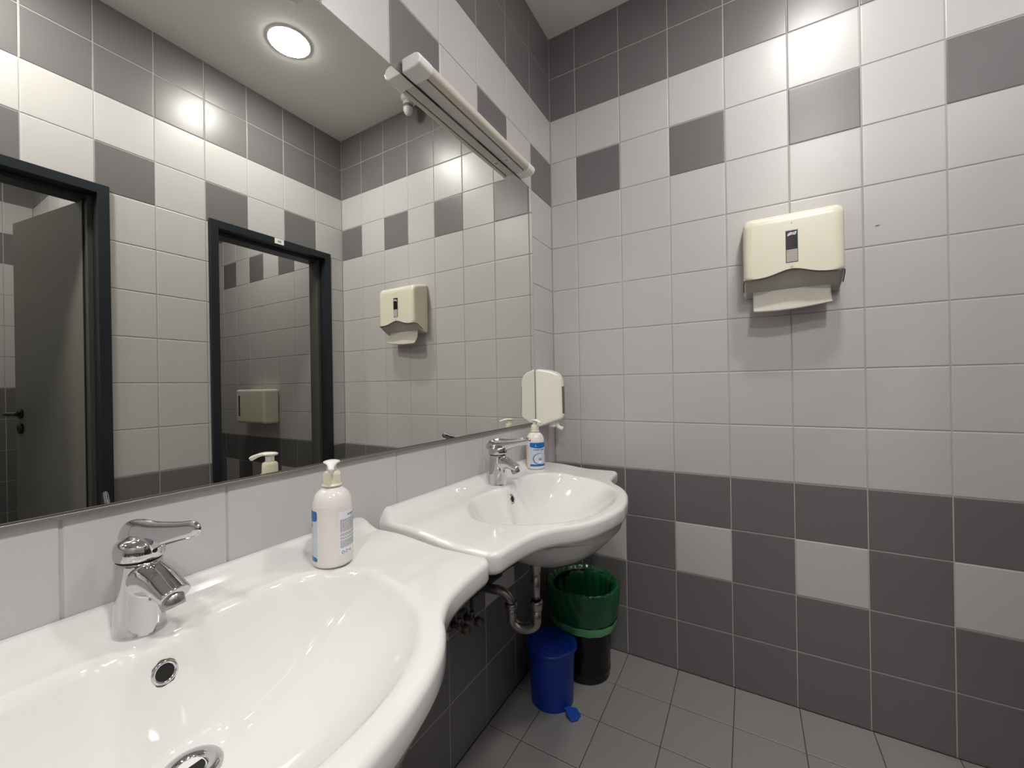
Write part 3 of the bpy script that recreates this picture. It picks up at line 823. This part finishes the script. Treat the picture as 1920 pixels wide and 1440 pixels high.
def angle_valve(y, z, h, label, col):
    e = empty('angle_valve', (0, y, z), label, 'valve', 'angle valves under the basins')
    mb = MB(); lathe(mb, [(.009, .001), (.024, .001), (.022, .006), (.010, .009)], 24); o = mb.build('rosette', M['valve'], parent=e); o.rotation_euler = (0, R(90), 0)
    mb = MB(); tube(mb, [(.002, 0, 0), (.05, 0, 0)], .0085, 14); tube(mb, [(.036, 0, 0), (.036, 0, .026)], .0075, 14); mb.build('body', M['valve'], parent=e)
    mb = MB(); tube(mb, [(.05, 0, 0), (.053, 0, 0), (.070, 0, 0), (.073, 0, 0)], [.010, .0145, .0135, .009], 16); mb.build('knob', M['valve'], parent=e)
    mb = MB(); tube(mb, cr([(.036, 0, .026), (.036, 0, .10), (.040, h*.5, .17), (.040, h, .24), (.030, h, .285)], 6), .0055, 12); mb.build('hose', M['hose'] if col else M['rubber'], parent=e)
    return e
angle_valve(-.735, .435, .04, 'blue-hosed angle valve under the far basin, closer to the corner', 1)
angle_valve(-.80, .445, .06, 'blue-hosed angle valve under the far basin, closer to the camera', 1)
mb = MB(); box(mb, .001, .032, -.045, .045, 0, .085)
mb.build('junction_box', M['rubber'], loc=(0, -.585, .490), bevel=.006, label='dark box fixed on the wall behind the waste pipe', category='box')

# ------------------------------------------------------------------ pedal bin
e = empty('pedal_bin', (.143, -.386, 0), 'small blue plastic pedal bin on the floor under the far basin', 'pedal bin', rz=R(-25))
mb = MB(); lathe(mb, cr([(.0005, .002), (.070, .0), (.077, .004), (.0785, .02), (.082, .10), (.086, .18), (.0875, .200), (.0875, .203)], 4), 56); mb.build('bucket', M['blue'], parent=e)
mb = MB(); lathe(mb, cr([(.090, .197), (.0935, .197), (.0945, .203), (.0925, .2080), (.0850, .2112), (.065, .2130), (.035, .2142), (.0001, .2148)], 4), 56); mb.build('lid', M['blue'], parent=e)
mb = MB()
V = [(.060, -.012, .012), (.060, .012, .012), (.088, .013, .016), (.104, .024, .018), (.127, .022, .010), (.133, .0, .007), (.127, -.022, .010), (.104, -.024, .018), (.088, -.013, .016)]
V2 = [(x, y, z-.009) for x, y, z in V]; n = len(V)
mb.add(V+V2, [tuple(range(n)), tuple(range(2*n-1, n-1, -1))]+[(i, (i+1) % n, n+(i+1) % n, n+i) for i in range(n)], 0)
mb.build('pedal', M['pedal_blue'], parent=e, bevel=.002)
mb = MB(); tube(mb, [(-.095, -.02, .19), (-.095, .02, .19)], .007, 12); mb.build('hinge', M['blue'], parent=e)

# ------------------------------------------------------------------ waste basket with green bag
e = empty('waste_basket', (.200, -.178, 0), 'black waste basket lined with a green bag in the corner', 'waste basket')
mb = MB(); lathe(mb, cr([(.0005, .004), (.085, .001), (.094, .004), (.0965, .014), (.099, .08), (.106, .20), (.118, .33), (.121, .352), (.118, .353), (.115, .33), (.103, .20), (.096, .08), (.092, .014), (.0005, .012)], 4), 60); mb.build('basket', M['basket'], parent=e)
def wrinkle(r, z, a):
    """loose film: long soft folds outside, fine gathers at the rim"""
    k = sstep(.26, .372, z)
    d = .0022*math.sin(3*a+9*z)+.0008*math.sin(11*a-36*z+1.3)+.0006*math.sin(23*a+70*z+2*math.sin(3*a))
    d += k*(.0005*math.sin(37*a+3.1*math.sin(5*a))+.0004*math.sin(61*a+4*math.sin(2*a)))*(1+math.sin(2*a+1))
    return r*1.055+d*(.5+k), z+.0020*math.sin(4*a+.6)*k+.0012*math.sin(31*a+2*math.sin(4*a))*k
mb = MB()
prof = cr([(.114, .206), (.119, .215), (.126, .235), (.134, .275), (.138, .315), (.139, .345), (.1365, .360), (.132, .366), (.127, .365), (.1215, .358), (.1135, .338), (.1080, .31), (.102, .26), (.095, .21), (.080, .17), (.040, .15), (.0005, .148)], 6)
def inner(r, z, a): return (r-.001+.0016*math.sin(9*a+8*z)+.0010*math.sin(21*a-20*z), z)
nt = [0]
top_i = max(range(len(prof)), key=lambda q: prof[q][1])
lathe(mb, prof[:top_i+1], 220, fn=wrinkle)
rt_ = prof[top_i][0]
def blend(r, z, a):
    w_ = sstep(.345, .364, z); o = wrinkle(r, z, a); i_ = inner(r, z, a)
    return (o[0]*w_+i_[0]*(1-w_), o[1]*w_+i_[1]*(1-w_))
lathe(mb, prof[top_i:], 220, fn=blend)
bag = mb.build('bag', M['bag'], parent=e, loc=(-.006, -.004, 0))
mb = MB()
lathe(mb, [(.1365, .240), (.1355, .228), (.1310, .212), (.1285, .206)], 160, fn=lambda r, z, a: (r+.0016*math.sin(5*a+3)+.0010*math.sin(17*a+1), z+.004*math.sin(3*a+.4)))
hm = mb.build('bag_hem', M['bag_hem'], parent=e, loc=(-.006, -.004, 0))
